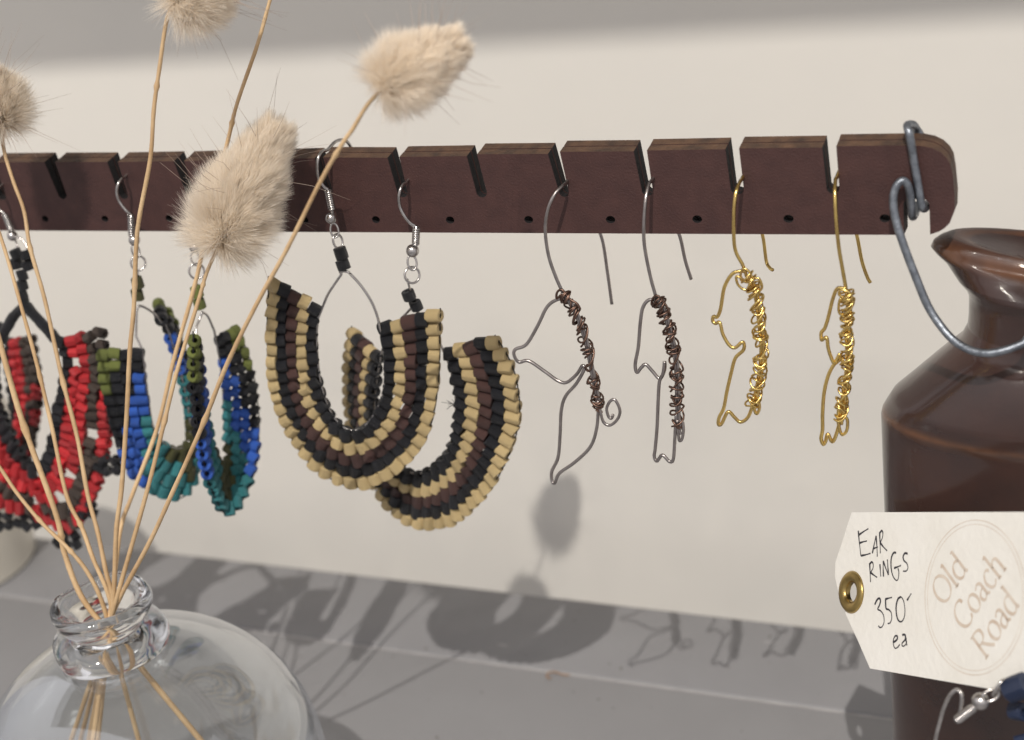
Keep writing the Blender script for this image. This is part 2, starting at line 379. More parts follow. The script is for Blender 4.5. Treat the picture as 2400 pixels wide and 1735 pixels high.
def bead(root, col, pos, axis, d, L, jit=0.09):
    o = bpy.data.objects.new('bead', random.choice(BM[col])); C.objects.link(o); o.parent = root
    ax = Vector(axis).normalized() + Vector((random.gauss(0, jit), random.gauss(0, jit), random.gauss(0, jit)))
    q = Vector((0, 0, 1)).rotation_difference(ax.normalized()) @ Quaternion((0, 0, 1), random.uniform(0, 6.28))
    o.rotation_mode = 'QUATERNION'; o.rotation_quaternion = q
    s = random.uniform(.91, 1.07); o.scale = (d * s * MM, d * s * MM, L * random.uniform(.88, 1.08) * MM)
    o.location = (Vector(pos) - ORG[root.name]) * MM
    return o
def strip(root, st, n, color, d, skip=None, jit=0.09, fill=1.05, gap=1.0, off=0.10):
    I = catmull([at(*a) for a, b in st], 14); O = catmull([at(*b) for a, b in st], 14)
    for j in range(n):
        f = (j + .5) / n; P = [a.lerp(b, f) for a, b in zip(I, O)]
        acc = [0.0]
        for a, b in zip(P, P[1:]): acc.append(acc[-1] + (b - a).length)
        m = max(3, round(acc[-1] / (d * gap)))
        for k_ in range(m):
            s = acc[-1] * (k_ + (0.5 if j % 2 == 0 else 0.62)) / m
            s = min(s, acc[-1] - 1e-6)
            i = max(q for q in range(len(acc)) if acc[q] <= s); i = min(i, len(P) - 2)
            t = (s - acc[i]) / max(1e-9, acc[i + 1] - acc[i]); p = P[i].lerp(P[i + 1], t)
            ax = (O[i] - I[i]); tan = (P[i + 1] - P[i]).normalized(); nn = ax.cross(tan).normalized()
            if skip and skip(j, k_, m): continue
            bead(root, color(j, k_, m, s / acc[-1]), p + nn * random.gauss(0, off) + tan * random.gauss(0, 0.06), ax, acc[-1] / m * (1.05 if gap < 1.05 else 1.0 / gap), ax.length / n * fill, jit)
    return I, O
def knots(root, I, O, step, r, edge='inner'):
    V, F = [], []
    P = I if edge == 'inner' else O; acc = 0.0; last = -9
    for i in range(1, len(P) - 1):
        acc += (P[i] - P[i - 1]).length
        if acc - last >= step:
            last = acc; a = (P[i + 1] - P[i - 1]).normalized(); V1, F1 = tube([P[i] - a * 0.28, P[i], P[i] + a * 0.28], r, 7); V, F = join((V, F), (V1, F1))
    return V, F
def edge_thread(O, amp=0.25):
    P = []
    for i, p in enumerate(O):
        P.append(p + Vector((random.gauss(0, .05), random.gauss(0, .05), random.gauss(0, .05))) + (O[min(i + 1, len(O) - 1)] - O[max(i - 1, 0)]).normalized() * 0)
    return tube(P, 0.16, 5)

TOCAM = lambda p: (CAM - Vector(p)).normalized()
def ear_wire(root, m, hook, Yh, back, c0, c1, cw, bl, br, Yc):
    """hook: pixels of the front curve from the slot down to the coil; c0..c1 the coil; bl, br the ball"""
    front = [at(p[0], p[1], Yh if len(p) < 3 else p[2]) for p in hook]
    f0 = front[0]
    over = [f0 + Vector((0.3, 10.5, -9.0)), f0 + Vector((0.3, 10.0, -4.5)), f0 + Vector((0.2, 8.0, -0.6)), f0 + Vector((0.05, 4.0, 0.7))]
    V, F = tube(catmull(over + front, 8), 0.36, 8); ew = part('ear_wire', V, F, m, root)
    a, b = at(*c0, Yc), at(*c1, Yc); V, F = coil(a, b, cw / 2 - 0.2, 0.24, 9); V2, F2 = tube([a - (b - a) * .05, b + (b - a) * .35], 0.34, 8)
    V, F = join((V, F), (V2, F2)); part('coil', V, F, m, ew)
    V, F = ball(at(*bl, Yc), br); part('ball', V, F, m, ew)

def label_end():
    pass
# ---- straw / black / brown hoops
STRAW = ['black', 'yellow', 'brown', 'black', 'yellow']
def straw_col(j, k_, m, t): return STRAW[j]
SE1 = [((888, 757, 255), (1032, 722, 258)), ((896, 800, 255), (1031, 790, 258)), ((902, 845, 255), (1030, 850, 258)), ((902, 895, 255), (1024, 925, 258)),
       ((893, 940, 254.5), (1005, 1010, 257)), ((872, 980, 254), (965, 1075, 256)), ((847, 1004, 253.5), (905, 1122, 254)), ((820, 1008, 253), (838, 1142, 253)),
       ((797, 995, 252.5), (770, 1120, 251.5)), ((777, 970, 252), (712, 1070, 250)), ((762, 935, 251.5), (668, 1000, 249)), ((750, 890, 251), (638, 930, 248)),
       ((744, 840, 251), (628, 850, 247)), ((742, 780, 251), (626, 760, 247)), ((750, 718, 251), (630, 648, 247))]
e1 = thing('beaded_hoop_earring', 'straw yellow, black and brown beaded hoop earring hanging in front of its pair', 'earring', at(838, 1142, 253), 'striped straw and black beaded hoops')
I, O = strip(e1, SE1, 5, straw_col, 3.15)
hoopR = [(893, 781), (885, 744), (871, 708), (847, 671), (819, 640)]; hoopL = [(759, 713), (770, 688), (790, 658), (800, 643), (797, 638), (808, 636), (819, 639)]
hw = catmull(pts(hoopR[::-1], 253.5), 6)[:-1] + I[8:-6] + catmull(pts(hoopL, 252.5), 6)
V, F = tube(hw, 0.30, 8); part('hoop_wire', V, F, M['steel'], e1)
V, F = knots(e1, I, O, 2.9, 0.42); V2, F2 = edge_thread(O); V, F = join((V, F), (V2, F2)); part('thread', V, F, M['thread'], e1)
ear_wire(e1, M['steel'], [(768, 351, 256.5), (757, 354, 254.5), (748, 366, 252.8), (744, 385, 252), (746, 415, 252), (759, 437, 252.5), (769, 445, 253)], 253, None, (769, 446), (778, 490), 1.75, (776, 511), 1.28, 253)
V1, F1 = ring(at(784, 540, 253), TOCAM(at(784, 540, 253)), (0, 0, 1), 1.55, 0.85, 0.24); V2, F2 = ring(at(792, 566, 253), Vector((1, -0.35, 0.2)), (0, 0, 1), 1.6, 1.25, 0.26)
V, F = join((V1, F1), (V2, F2)); part('jump_ring', V, F, M['steel'], e1)
bead(e1, 'black', at(799, 594, 253), (0.12, 0, -1), 2.9, 2.5, .02); bead(e1, 'black', at(804, 621, 253), (0.15, 0, -1), 2.9, 2.4, .02)

SE2 = [((893, 830, 263), (824, 765, 270)), ((886, 870, 263), (817, 830, 270)), ((880, 915, 263), (814, 895, 270)), ((877, 960, 263), (817, 960, 270)),
       ((884, 1010, 263), (828, 1030, 269)), ((905, 1060, 262.5), (850, 1090, 268)), ((935, 1095, 262), (882, 1150, 266)), ((967, 1110, 262), (922, 1200, 264)),
       ((1000, 1107, 261.5), (978, 1234, 263)), ((1035, 1080, 261), (1058, 1226, 262)), ((1057, 1040, 261), (1130, 1170, 261)), ((1067, 990, 260.5), (1182, 1090, 260)),
       ((1068, 930, 260), (1214, 1000, 260)), ((1062, 890, 260), (1216, 930, 260)), ((1051, 850, 260), (1200, 855, 260)), ((1038, 818, 260), (1160, 785, 261))]
e2 = thing('beaded_hoop_earring', 'straw yellow, black and brown beaded hoop earring hanging half behind its pair', 'earring', at(978, 1234, 263), 'striped straw and black beaded hoops')
I, O = strip(e2, SE2, 5, straw_col, 3.15)
apex = (966, 722)
hw = catmull(pts([(966, 720, 261), (925, 765, 262), (903, 800, 263)]), 6)[:-1] + I[:-4] + catmull(pts([(1036, 815, 260), (1012, 772, 260.5), (985, 738, 261), (966, 720, 261)]), 6)
V, F = tube(hw, 0.30, 8); part('hoop_wire', V, F, M['steel'], e2)
V, F = knots(e2, I, O, 2.9, 0.42); V2, F2 = edge_thread(O); V, F = join((V, F), (V2, F2)); part('thread', V, F, M['thread'], e2)
ear_wire(e2, M['steel'], [(951, 429, 256.8), (945, 433, 255), (939, 443, 253.5), (935, 461, 253), (938, 486, 253), (949, 508, 253), (963, 524, 253.5), (973, 530, 254)], 254, None, (976, 532), (974, 573), 1.72, (967, 588), 1.42, 254)
V1, F1 = ring(at(966, 616, 254.5), TOCAM(at(966, 616, 254)), (0, 0, 1), 1.6, 0.95, 0.25); V2, F2 = ring(at(966, 645, 255.5), TOCAM(at(966, 645, 255)) + Vector((.5, 0, 0)), (0, 0, 1), 1.75, 1.7, 0.27)
V3, F3 = tube(pts([(955, 655, 255), (960, 676, 256), (962, 700, 258)]), 0.26, 7)
V, F = join((V1, F1), (V2, F2), (V3, F3)); part('jump_ring', V, F, M['steel'], e2)
bead(e2, 'black', at(958, 692, 257), (0.16, 0.1, -1), 2.9, 2.5, .02); bead(e2, 'black', at(975, 716, 258.5), (0.2, 0.1, -1), 2.9, 2.3, .02)
V, F = [], []
for q in range(9):       # a wisp of frayed thread on the hoop
    p0 = at(1068, 948, 259.5); d = Vector((-random.uniform(.4, 1.3), -random.uniform(0, .6), random.uniform(-.7, .9)))
    V1, F1 = tube(catmull([p0, p0 + d * .8 + Vector((0, 0, random.uniform(-.4, .4))), p0 + d * 2 + Vector((random.uniform(-.5, .5), 0, random.uniform(-.7, .7)))], 4), 0.05, 4); V, F = join((V, F), (V1, F1))
part('frayed_thread', V, F, M['thread'], e2)

# ---- blue, teal and green hoops
SEQ = [('green', 4), ('black', 8.5), ('blue', 13), ('teal', 17), ('olive', 99)]
def blue_col(shift):
    def f(j, k_, m, t):
        a = min(k_, m - 1 - k_); s = a + (3 - j) * shift
        for c, e in SEQ:
            if s < e: return c
    return f
SB1 = [((333, 818, 250), (228, 815, 246)), ((340, 880, 249.5), (232, 880, 245)), ((348, 940, 249.5), (248, 945, 245)), ((358, 1000, 249.5), (264, 1010, 245)),
       ((375, 1030, 250), (287, 1080, 246)), ((392, 1045, 251), (325, 1132, 247)), ((420, 1052, 254), (392, 1168, 250)), ((440, 1040, 257), (445, 1150, 255)),
       ((446, 1000, 259), (458, 1050, 262)), ((438, 940, 260), (452, 960, 265)), ((425, 880, 260), (442, 880, 266)), ((408, 820, 260), (420, 800, 266)),
       ((392, 770, 259), (397, 738, 266)), ((374, 738, 258), (362, 704, 265))]
b1 = thing('beaded_hoop_earring', 'blue, teal and green beaded hoop earring next to the red one', 'earring', at(392, 1168, 250), 'blue and green beaded hoops')
I, O = strip(b1, SB1, 4, blue_col(2.35), 2.95)
hw = catmull(pts([(325, 717, 254), (320, 735, 253), (319, 800, 250.5)]), 6)[:-1] + I[:-8] + catmull(pts([(383, 761, 258.5), (362, 736, 257), (338, 720, 255), (325, 717, 254)]), 6)
V, F = tube(hw, 0.30, 8); part('hoop_wire', V, F, M['steel'], b1)
V, F = edge_thread(O); part('thread', V, F, M['thread'], b1)
ear_wire(b1, M['steel'], [(290, 417, 256.8), (285, 420, 255), (277, 432, 253.5), (274, 453, 253), (281, 474, 253), (297, 495, 253), (307, 502, 253.5)], 253, None, (307, 504), (309, 551), 1.75, (315, 563), 1.35, 253.5)
V1, F1 = ring(at(318, 588, 253.5), TOCAM(at(318, 588, 253)) + Vector((1.2, 0, 0)), (0, 0, 1), 1.6, .95, .24); V2, F2 = ring(at(324, 617, 254), TOCAM(at(324, 617, 253)), (0, 0, 1), 1.7, 1.65, .26); V3, F3 = tube(pts([(322, 632, 254), (323, 655, 254)]), .26, 7)
V, F = join((V1, F1), (V2, F2), (V3, F3)); part('jump_ring', V, F, M['steel'], b1)
bead(b1, 'olive', at(323, 663, 254), (.05, 0, -1), 2.9, 2.7, .02); bead(b1, 'olive', at(322, 691, 254), (.0, 0, -1), 2.9, 2.7, .02)

SB2 = [((458, 800, 248), (453, 776, 240)), ((468, 862, 247), (453, 850, 239)), ((477, 935, 247), (455, 925, 239)), ((486, 1005, 248), (463, 1000, 239)),
       ((500, 1055, 249), (476, 1075, 240)), ((511, 1082, 251), (493, 1140, 242)), ((524, 1092, 254), (530, 1207, 246)), ((534, 1082, 257), (570, 1172, 252)),
       ((530, 1040, 259), (600, 1092, 258)), ((526, 980, 260), (607, 1010, 262)), ((522, 900, 260), (602, 930, 264)), ((515, 840, 260), (587, 850, 265)), ((505, 792, 259), (556, 762, 265))]
b2 = thing('beaded_hoop_earring', 'blue, teal and green beaded hoop earring below the large fluffy grass head', 'earring', at(530, 1207, 246), 'blue and green beaded hoops')
I, O = strip(b2, SB2, 4, blue_col(2.35), 2.95)
hw = catmull(pts([(474, 732, 253), (468, 748, 252), (459, 770, 250)]), 6)[:-1] + I[:-6] + catmull(pts([(502, 775, 258), (487, 741, 255.5), (474, 732, 253)]), 6)
V, F = tube(hw, 0.30, 8); part('hoop_wire', V, F, M['steel'], b2)
V, F = edge_thread(O); part('thread', V, F, M['thread'], b2)
ear_wire(b2, M['steel'], [(450, 447, 256.8), (447, 451, 255), (444, 470, 253), (450, 496, 253), (455, 512, 253)], 253, None, (455, 514), (456, 562), 1.75, (457, 580), 1.35, 253.5)
V1, F1 = ring(at(458, 606, 253.5), TOCAM(at(458, 606, 253)), (0, 0, 1), 1.6, .95, .24); V2, F2 = ring(at(461, 636, 254), TOCAM(at(461, 636, 253)), (0, 0, 1), 1.75, 1.7, .26); V3, F3 = tube(pts([(459, 650, 254), (461, 672, 254)]), .26, 7)
V, F = join((V1, F1), (V2, F2), (V3, F3)); part('jump_ring', V, F, M['steel'], b2)
bead(b2, 'green', at(462, 684, 253.5), (.2, 0, -1), 2.8, 2.6, .02); bead(b2, 'green', at(468, 712, 253.5), (.1, 0, -1), 3.0, 2.6, .02)

# ---- red, taupe and black openwork hoops
def red_col(j, k_, m, t):
    if j == 0: return 'black'
    if j == 3: return 'taupe'
    if t < 0.10 and j >= 3: return 'taupe'
    if j == 4 and random.random() < .2: return 'taupe'
    return 'red'
def red_skip(j, k_, m): return j > 0 and random.random() < 0.06
SR1 = [((128, 792, 250), (240, 768, 252)), ((146, 850, 250), (262, 860, 252)), ((134, 930, 250), (257, 950, 252)), ((118, 1010, 250), (257, 1050, 252)),
       ((108, 1058, 250), (236, 1140, 251)), ((92, 1085, 250), (172, 1245, 250)), ((62, 1078, 250), (85, 1210, 249)), ((42, 1045, 250), (5, 1190, 248)),
       ((22, 1000, 250), (-60, 1125, 247)), ((2, 940, 250), (-100, 1000, 246)), ((-4, 865, 250), (-105, 870, 246)), ((8, 800, 250), (-70, 770, 246))]
r1 = thing('beaded_hoop_earring', 'red, black and brown openwork beaded hoop earring behind the grass stems', 'earring', at(172, 1245, 250), 'red openwork beaded hoops')
I, O = strip(r1, SR1, 5, red_col, 2.75, skip=red_skip, jit=0.22, fill=1.02, gap=1.04, off=0.3)
leg = pts([(60, 716, 251), (92, 752, 251), (118, 780, 250.5), (130, 795, 250)])
for a, b in zip(leg, leg[1:]):
    bead(r1, 'black', a.lerp(b, .25), b - a, 2.7, (b - a).length * .55, .05); bead(r1, 'black', a.lerp(b, .75), b - a, 2.7, (b - a).length * .55, .05)
leg = pts([(58, 718, 251), (34, 738, 251), (12, 775, 250.5), (4, 800, 250)])
for a, b in zip(leg, leg[1:]):
    bead(r1, 'black', a.lerp(b, .25), b - a, 2.5, (b - a).length * .55, .05); bead(r1, 'black', a.lerp(b, .75), b - a, 2.5, (b - a).length * .55, .05)
for q in ((52, 645), (53, 668), (52, 690), (56, 708)): bead(r1, 'black', at(*q, 251), (.05, 0, -1), 2.75, 2.4, .05)
for q in ((38, 595), (62, 598), (38, 618), (65, 622)): bead(r1, 'black', at(*q, 251), (.1, 0, -1), 2.9, 2.3, .12)
for cx, cy in ((262, 1092), (203, 1195), (166, 1268), (72, 1222), (8, 1222)):
    for dx, dy in ((-16, -14), (10, -12), (14, 8), (-10, 12), (-30, 4)): bead(r1, 'black', at(cx + dx, cy + dy, 250 + random.uniform(-.8, .8)), (random.uniform(-1, 1), 0, random.uniform(-1, 1)), 2.6, 2.4, .2)
ear_wire(r1, M['steel'], [(-2, 440, 256.5), (-8, 450, 254), (-9, 470, 253), (0, 492, 253), (11, 501, 253)], 253, None, (12, 503), (27, 540), 1.7, (29, 553), 1.25, 252.5)
V1, F1 = tube(catmull(pts([(29, 560, 252), (41, 556, 252), (57, 568, 252), (64, 582, 251.5), (60, 592, 251)]), 6), .25, 7); V2, F2 = tube(pts([(36, 562, 252), (43, 588, 251)]), .22, 7); V, F = join((V1, F1), (V2, F2)); part('jump_ring', V, F, M['steel'], r1)
SR2 = [((15, 795, 270), (72, 785, 268)), ((18, 850, 270), (88, 845, 268)), ((25, 920, 270), (92, 915, 268)), ((30, 980, 270), (85, 1000, 268)), ((20, 1040, 270), (60, 1100, 268)),
       ((-15, 1070, 270), (-10, 1170, 270)), ((-50, 1040, 270), (-110, 1120, 271)), ((-68, 960, 270), (-165, 980, 272)), ((-62, 870, 270), (-150, 840, 272)), ((-40, 800, 270), (-110, 760, 271))]
r2 = thing('beaded_hoop_earring', 'red, black and brown openwork beaded hoop earring cut off by the left edge', 'earring', at(-10, 1170, 270), 'red openwork beaded hoops')
strip(r2, SR2, 5, red_col, 2.75, skip=red_skip, jit=0.22, fill=1.02, gap=1.04, off=0.3)
for q in ((-20, 740), (-2, 770), (-34, 770), (-20, 715), (-20, 692)): bead(r2, 'black', at(*q, 270), (0, 0, -1), 2.7, 2.6, .1)

# ------------------------------------------------------------------ wire fish earrings
def wrap_wire(spine, r0, turns, seed, wr=0.19):
    r_ = random.Random(seed); S = catmull(spine, 24); n = len(S); P = []
    N = turns * 16; ph = 0.0; s = 0.0
    rad = r0
    for k_ in range(N):
        t = k_ / N; t2 = t + 0.022 * math.sin(k_ * .11 + seed) + 0.015 * math.sin(k_ * .53)
        t2 = min(max(t2, 0), 1); x = t2 * (n - 1); i = min(int(x), n - 2); p = S[i].lerp(S[i + 1], x - i)
        tan = (S[min(i + 3, n - 1)] - S[max(i - 3, 0)]).normalized(); e = tan.orthogonal().normalized(); g = tan.cross(e)
        ph += 2 * math.pi / 16 * (1 + 0.25 * math.sin(k_ * .07 + seed))
        rad += (r0 * (1 + 0.35 * math.sin(k_ * .041 * seed % 7 + k_ * .05)) - rad) * .1
        P.append(p + (e * math.cos(ph) + g * math.sin(ph)) * rad + tan * 0.5 * math.sin(ph + k_ * .013))
    return tube(P, wr, 6)
def fish(name, label, group, mo, mw, hook, body, spine, tail, back, Yf, r0, seed, wr=0.19):
    P = pts(body, Yf); root = thing(name, label, 'earring', min(P, key=lambda p: p.z), group)
    Pb = [at(p[0], p[1], Yf) for p in body]
    bend = [p + Vector((0, 0.5 * math.sin(i * .7 + seed), 0)) for i, p in enumerate(Pb)]
    V, F = tube(catmull(bend, 6), 0.37, 8); part('outline_wire', V, F, mo, root)
    hk = pts(hook); bk = pts(back); top = hk[0]
    over = [top + Vector((0.1, 3.5, 0.5)), top + Vector((0.3, 8.0, -0.4)), (top + Vector((0.4, 11.0, -6))).lerp(bk[0], .15)]
    V, F = tube(catmull(hk[::-1] + over + bk, 8), 0.37, 8); part('ear_wire', V, F, mo, root)
    Sp = pts(spine, Yf); V, F = tube(catmull(Sp, 8), 0.40, 8)
    V2, F2 = tube([p + Vector((0.55, -0.2, 0)) for p in catmull(Sp, 8)], 0.33, 8); V, F = join((V, F), (V2, F2)); part('spine_wire', V, F, mo, root)
    V, F = wrap_wire(Sp, r0, 22, seed, wr); V2, F2 = wrap_wire([p.copy() for p in Sp], r0 * 1.1, 8, seed + 3, wr); V, F = join((V, F), (V2, F2))
    V3, F3 = tube(catmull(pts(tail[1], Yf - .6), 6), wr * 1.2, 6); V, F = join((V, F), (V3, F3)); part('wrap_wire', V, F, mw, root)
    V, F = tube(catmull(pts(tail[0], Yf - .4), 6), 0.33, 7); part('tail_curl', V, F, mo, root)
    return root
fish('wire_fish_earring', 'grey wire fish earring with copper wrapped back and curled tail, seen side on', 'grey and copper wire fish', M['dull_steel'], M['copper'],
     [(1326, 430, 257), (1318, 436, 255), (1300, 456, 253), (1284, 492, 252), (1278, 540, 252), (1286, 600, 252), (1303, 650, 252), (1319, 686, 252)],
     [(1332, 703), (1306, 704), (1281, 721), (1260, 764), (1235, 806), (1210, 817), (1207, 831), (1217, 848), (1239, 847), (1277, 874), (1306, 895), (1327, 898), (1352, 877), (1366, 856), (1371, 864), (1352, 898), (1327, 927), (1315, 962), (1311, 1022), (1306, 1075), (1292, 1107), (1294, 1128), (1302, 1130), (1313, 1107), (1348, 1082), (1384, 1047), (1398, 1004), (1401, 955)],
     [(1320, 688), (1336, 712), (1356, 752), (1374, 810), (1388, 880), (1399, 935), (1402, 962)],
     ([(1401, 940), (1408, 970), (1415, 990), (1430, 997), (1447, 983), (1453, 962), (1442, 938), (1430, 941), (1422, 958), (1426, 976), (1433, 981), (1437, 972)], [(1316, 690), (1305, 700), (1306, 685), (1318, 680), (1334, 700), (1352, 712), (1360, 725)]),
     [(1362, 470, 270), (1390, 520, 272), (1411, 560, 272), (1424, 640, 272), (1434, 713, 272)], 252, 1.08, 1, 0.22)
fish('wire_fish_earring', 'grey wire fish earring with copper wrapped back, seen nearly edge on', 'grey and copper wire fish', M['dull_steel'], M['copper'],
     [(1527, 424, 257), (1521, 432, 255.5), (1513, 470, 253), (1509, 530, 252), (1511, 580, 252), (1525, 651, 252), (1539, 701, 252)],
     [(1543, 708), (1521, 704), (1507, 721), (1502, 757), (1498, 810), (1490, 852), (1493, 873), (1502, 863), (1512, 857), (1528, 873), (1546, 889), (1558, 866), (1559, 846), (1556, 872), (1547, 893), (1543, 934), (1539, 1004), (1534, 1054), (1532, 1072), (1539, 1082), (1553, 1066), (1571, 1080), (1580, 1072), (1583, 1022), (1585, 970)],
     [(1540, 702), (1556, 735), (1572, 790), (1583, 850), (1586, 920), (1587, 1000)],
     ([(1587, 985), (1589, 1012), (1592, 1032), (1598, 1030), (1602, 1010), (1600, 990), (1595, 992), (1593, 1010), (1596, 1018)], [(1538, 705), (1528, 715), (1530, 700), (1542, 694), (1560, 715), (1570, 735)]),
     [(1555, 470, 270), (1578, 520, 272), (1594, 556, 272), (1606, 610, 272), (1620, 655, 272)], 252, 1.2, 2, 0.22)
fish('wire_fish_earring', 'gold wire fish earring hung second from the brown bottle', 'gold wire fish', M['gold'], M['gold'],
     [(1738, 421, 257), (1734, 427, 255.5), (1725, 452, 253), (1720, 500, 252), (1722, 580, 252), (1741, 622, 252), (1750, 648, 252)],
     [(1748, 637), (1734, 635), (1717, 641), (1699, 672), (1690, 721), (1681, 743), (1671, 744), (1669, 755), (1676, 760), (1687, 757), (1695, 782), (1710, 806), (1724, 813), (1740, 801), (1744, 810), (1740, 824), (1722, 842), (1713, 874), (1703, 920), (1697, 955), (1687, 976), (1685, 992), (1692, 992), (1706, 966), (1720, 980), (1734, 992), (1752, 980), (1764, 951)],
     [(1750, 646), (1768, 684), (1779, 757), (1784, 828), (1776, 895), (1764, 950)],
     ([(1766, 930), (1768, 960), (1774, 970), (1780, 955), (1776, 930), (1770, 922)], [(1742, 655), (1726, 648), (1730, 668), (1748, 680), (1766, 668), (1758, 640), (1742, 630), (1736, 648), (1750, 662), (1776, 652), (1786, 672), (1778, 686)]),
     [(1762, 470, 270), (1778, 520, 272), (1789, 560, 272), (1796, 612, 272), (1804, 628, 271), (1811, 633, 270)], 252, 1.25, 3, 0.215)
fish('wire_fish_earring', 'gold wire fish earring hung nearest the brown bottle', 'gold wire fish', M['gold'], M['gold'],
     [(1961, 416, 257), (1958, 424, 255.5), (1957, 460, 253), (1960, 520, 252), (1966, 580, 252), (1975, 633, 252), (1984, 684, 252)],
     [(1984, 675), (1964, 675), (1952, 700), (1941, 743), (1932, 771), (1924, 782), (1925, 797), (1931, 793), (1939, 790), (1942, 812), (1948, 835), (1956, 851), (1967, 832), (1966, 846), (1953, 858), (1941, 881), (1932, 920), (1929, 969), (1929, 1004), (1925, 1026), (1929, 1042), (1934, 1037), (1939, 1020), (1950, 1038), (1961, 1015), (1970, 980)],
     [(1984, 683), (1987, 720), (1983, 775), (1986, 845), (1977, 915), (1968, 985)],
     ([(1966, 950), (1964, 985), (1972, 1018), (1984, 1010), (1986, 985), (1976, 975), (1972, 995)], [(1980, 700), (1966, 690), (1972, 680), (1990, 686), (1998, 706), (1984, 714), (1970, 700), (1966, 730), (1980, 745)]),
     [(1985, 470, 270), (2000, 520, 272), (2010, 560, 272), (2020, 612, 272), (2032, 648, 272), (2040, 663, 272)], 252, 1.12, 5, 0.215)

# ------------------------------------------------------------------ flask with pouring lip
YA = 267.0
xl = at(2066, 955, YA).x; XA = xl + 34.5
def zpx(px, py): return at(px, py, YA).z
def rpx(px, py): return XA - at(px, py, YA).x
zc = zpx(2068, 945); zn0 = zpx(2266, 790); zn1 = zpx(2274, 672); zl = zpx(2182, 574)
RB, RN, RL = 34.5, rpx(2271, 725), rpx(2182, 573)
prof = [(0, 0.0), (24, 0.0), (30, 0.6), (32.5, 3), (33.6, 12), (34.2, 30), (RB, zc - 16), (RB, zc - 5), (RB, zc - 1.6), (RB - .3, zc - 0.4), (RB - 1.0, zc + 0.9),
        (rpx(2092, 914), zpx(2092, 914)), (rpx(2130, 884), zpx(2130, 884)), (rpx(2180, 843), zpx(2180, 843)), (rpx(2222, 810), zpx(2222, 810)), (RN + 1.6, zn0 + .2), (RN + 0.2, zn0 + 3.2), (RN, (zn0 + zn1) / 2), (RN - .1, zn1 - 1.0), (RN + .6, zn1 + .8), (RN + 2.2, zn1 + 2.6),
        (RL - 2.6, zl - 2.6), (RL - .8, zl - 1.0), (RL, zl), (RL - .5, zl + 1.1), (RL - 1.8, zl + 2.0), (RL - 3.2, zl + 2.5), (RL - 5.0, zl + 2.3), (RL - 9, zl + .9), (RL - 14, zl - .6), (RL - 18, zl - 2.2), (5.5, zn1 - 1), (5.0, zn0), (5, zc + 4), (4, zc)]
thin = []
def flask_fx(r, z, a):
    deep = 0.52 if z < zc - 2 else (0.52 + 0.28 * min(1, (z - zc + 2) / max(1e-3, zn0 - zc)))
    x = r * math.cos(a); y = r * deep * math.sin(a)
    e = max(0.0, min(1.0, (z - zn1 - 1) / max(1e-3, zl - zn1 - 1)))
    dz = e * 3.4 * (-math.cos(a) - 1)
    y *= (1 - 0.52 * e)
    return Vector((x, y, z + dz))
flask = thing('stoneware_flask', 'dark brown glazed stoneware bottle with flared pouring lip at the right edge', 'bottle', (XA, YA, 0))
ib = 19
def fl(name, i0, i1):
    P = []
    seg_prof = prof[i0:i1 + 1]
    for (a, b) in zip(seg_prof, seg_prof[1:]):
        for q in range(3): P.append((a[0] + (b[0] - a[0]) * q / 3, a[1] + (b[1] - a[1]) * q / 3))
    P.append(seg_prof[-1])
    V, F = lathe((XA, YA, 0), P, 96, flask_fx)
    o = part(name, V, F, M['glaze'], flask, sharp=60)
    at_ = o.data.attributes.new('thin_glaze', 'FLOAT', 'POINT'); val = []
    for (r, z) in P:
        w_ = max(0.62 * math.exp(-((z - zc + .6) / 0.9) ** 2) if r > RB - 4 else 0, (0.5 * math.exp(-((z - zl - .4) / 1.9) ** 2) if z > zn1 + 2 and r > RN else 0), 0.22 * max(0, 1 - z / 62.0) if r > 30 else 0)
        val += [w_] * 96
    at_.data.foreach_set('value', val)
    return o
fl('body', 0, 16); fl('neck', 16, 20); fl('pouring_lip', 20, len(prof) - 1)

# ------------------------------------------------------------------ galvanised wire
gw = thing('galvanised_wire', 'thick grey wire wrapped over the end of the rack and round the bottle neck', 'wire', at(2163, 494, 256))
s1 = pts([(2165, 330, 264.5), (2148, 303, 264), (2140, 293, 262), (2128, 293, 259.5), (2127, 300, 257.5), (2132, 318, 256.6), (2140, 365, 256.9), (2149, 417, 256.9), (2158, 470, 256.9), (2164, 489, 257.6), (2172, 484, 260.5), (2180, 470, 265)])
V, F = tube(catmull(s1, 8), 0.76, 12)
s2 = pts([(2150, 480, 265), (2144, 503, 261), (2138, 506, 257.5), (2135, 470, 256.4), (2129, 438, 256.0), (2117, 424, 255.5), (2103, 433, 255.0), (2094, 459, 254.5), (2095, 493, 254), (2106, 539, 253.5), (2126, 597, 253), (2149, 656, 252.5), (2173, 714, 252), (2201, 759, 251), (2234, 797, 249.5), (2272, 820, 248), (2307, 828, 247), (2345, 824, 247), (2396, 806, 248), (2440, 780, 250)])
nz_ = s2[-1].z
s2 += [Vector((XA + RN * 1.06 * math.cos(a), YA + RN * .86 * math.sin(a), nz_ + (a - 0.2) * 0.8)) for a in (-.9, -.3, .3, .9, 1.6, 2.2, 2.7)]
V2, F2 = tube(catmull(s2, 8), 0.76, 12)
part('wrapped_strand', V, F, M['zinc'], gw); part('neck_strand', V2, F2, M['zinc'], gw)

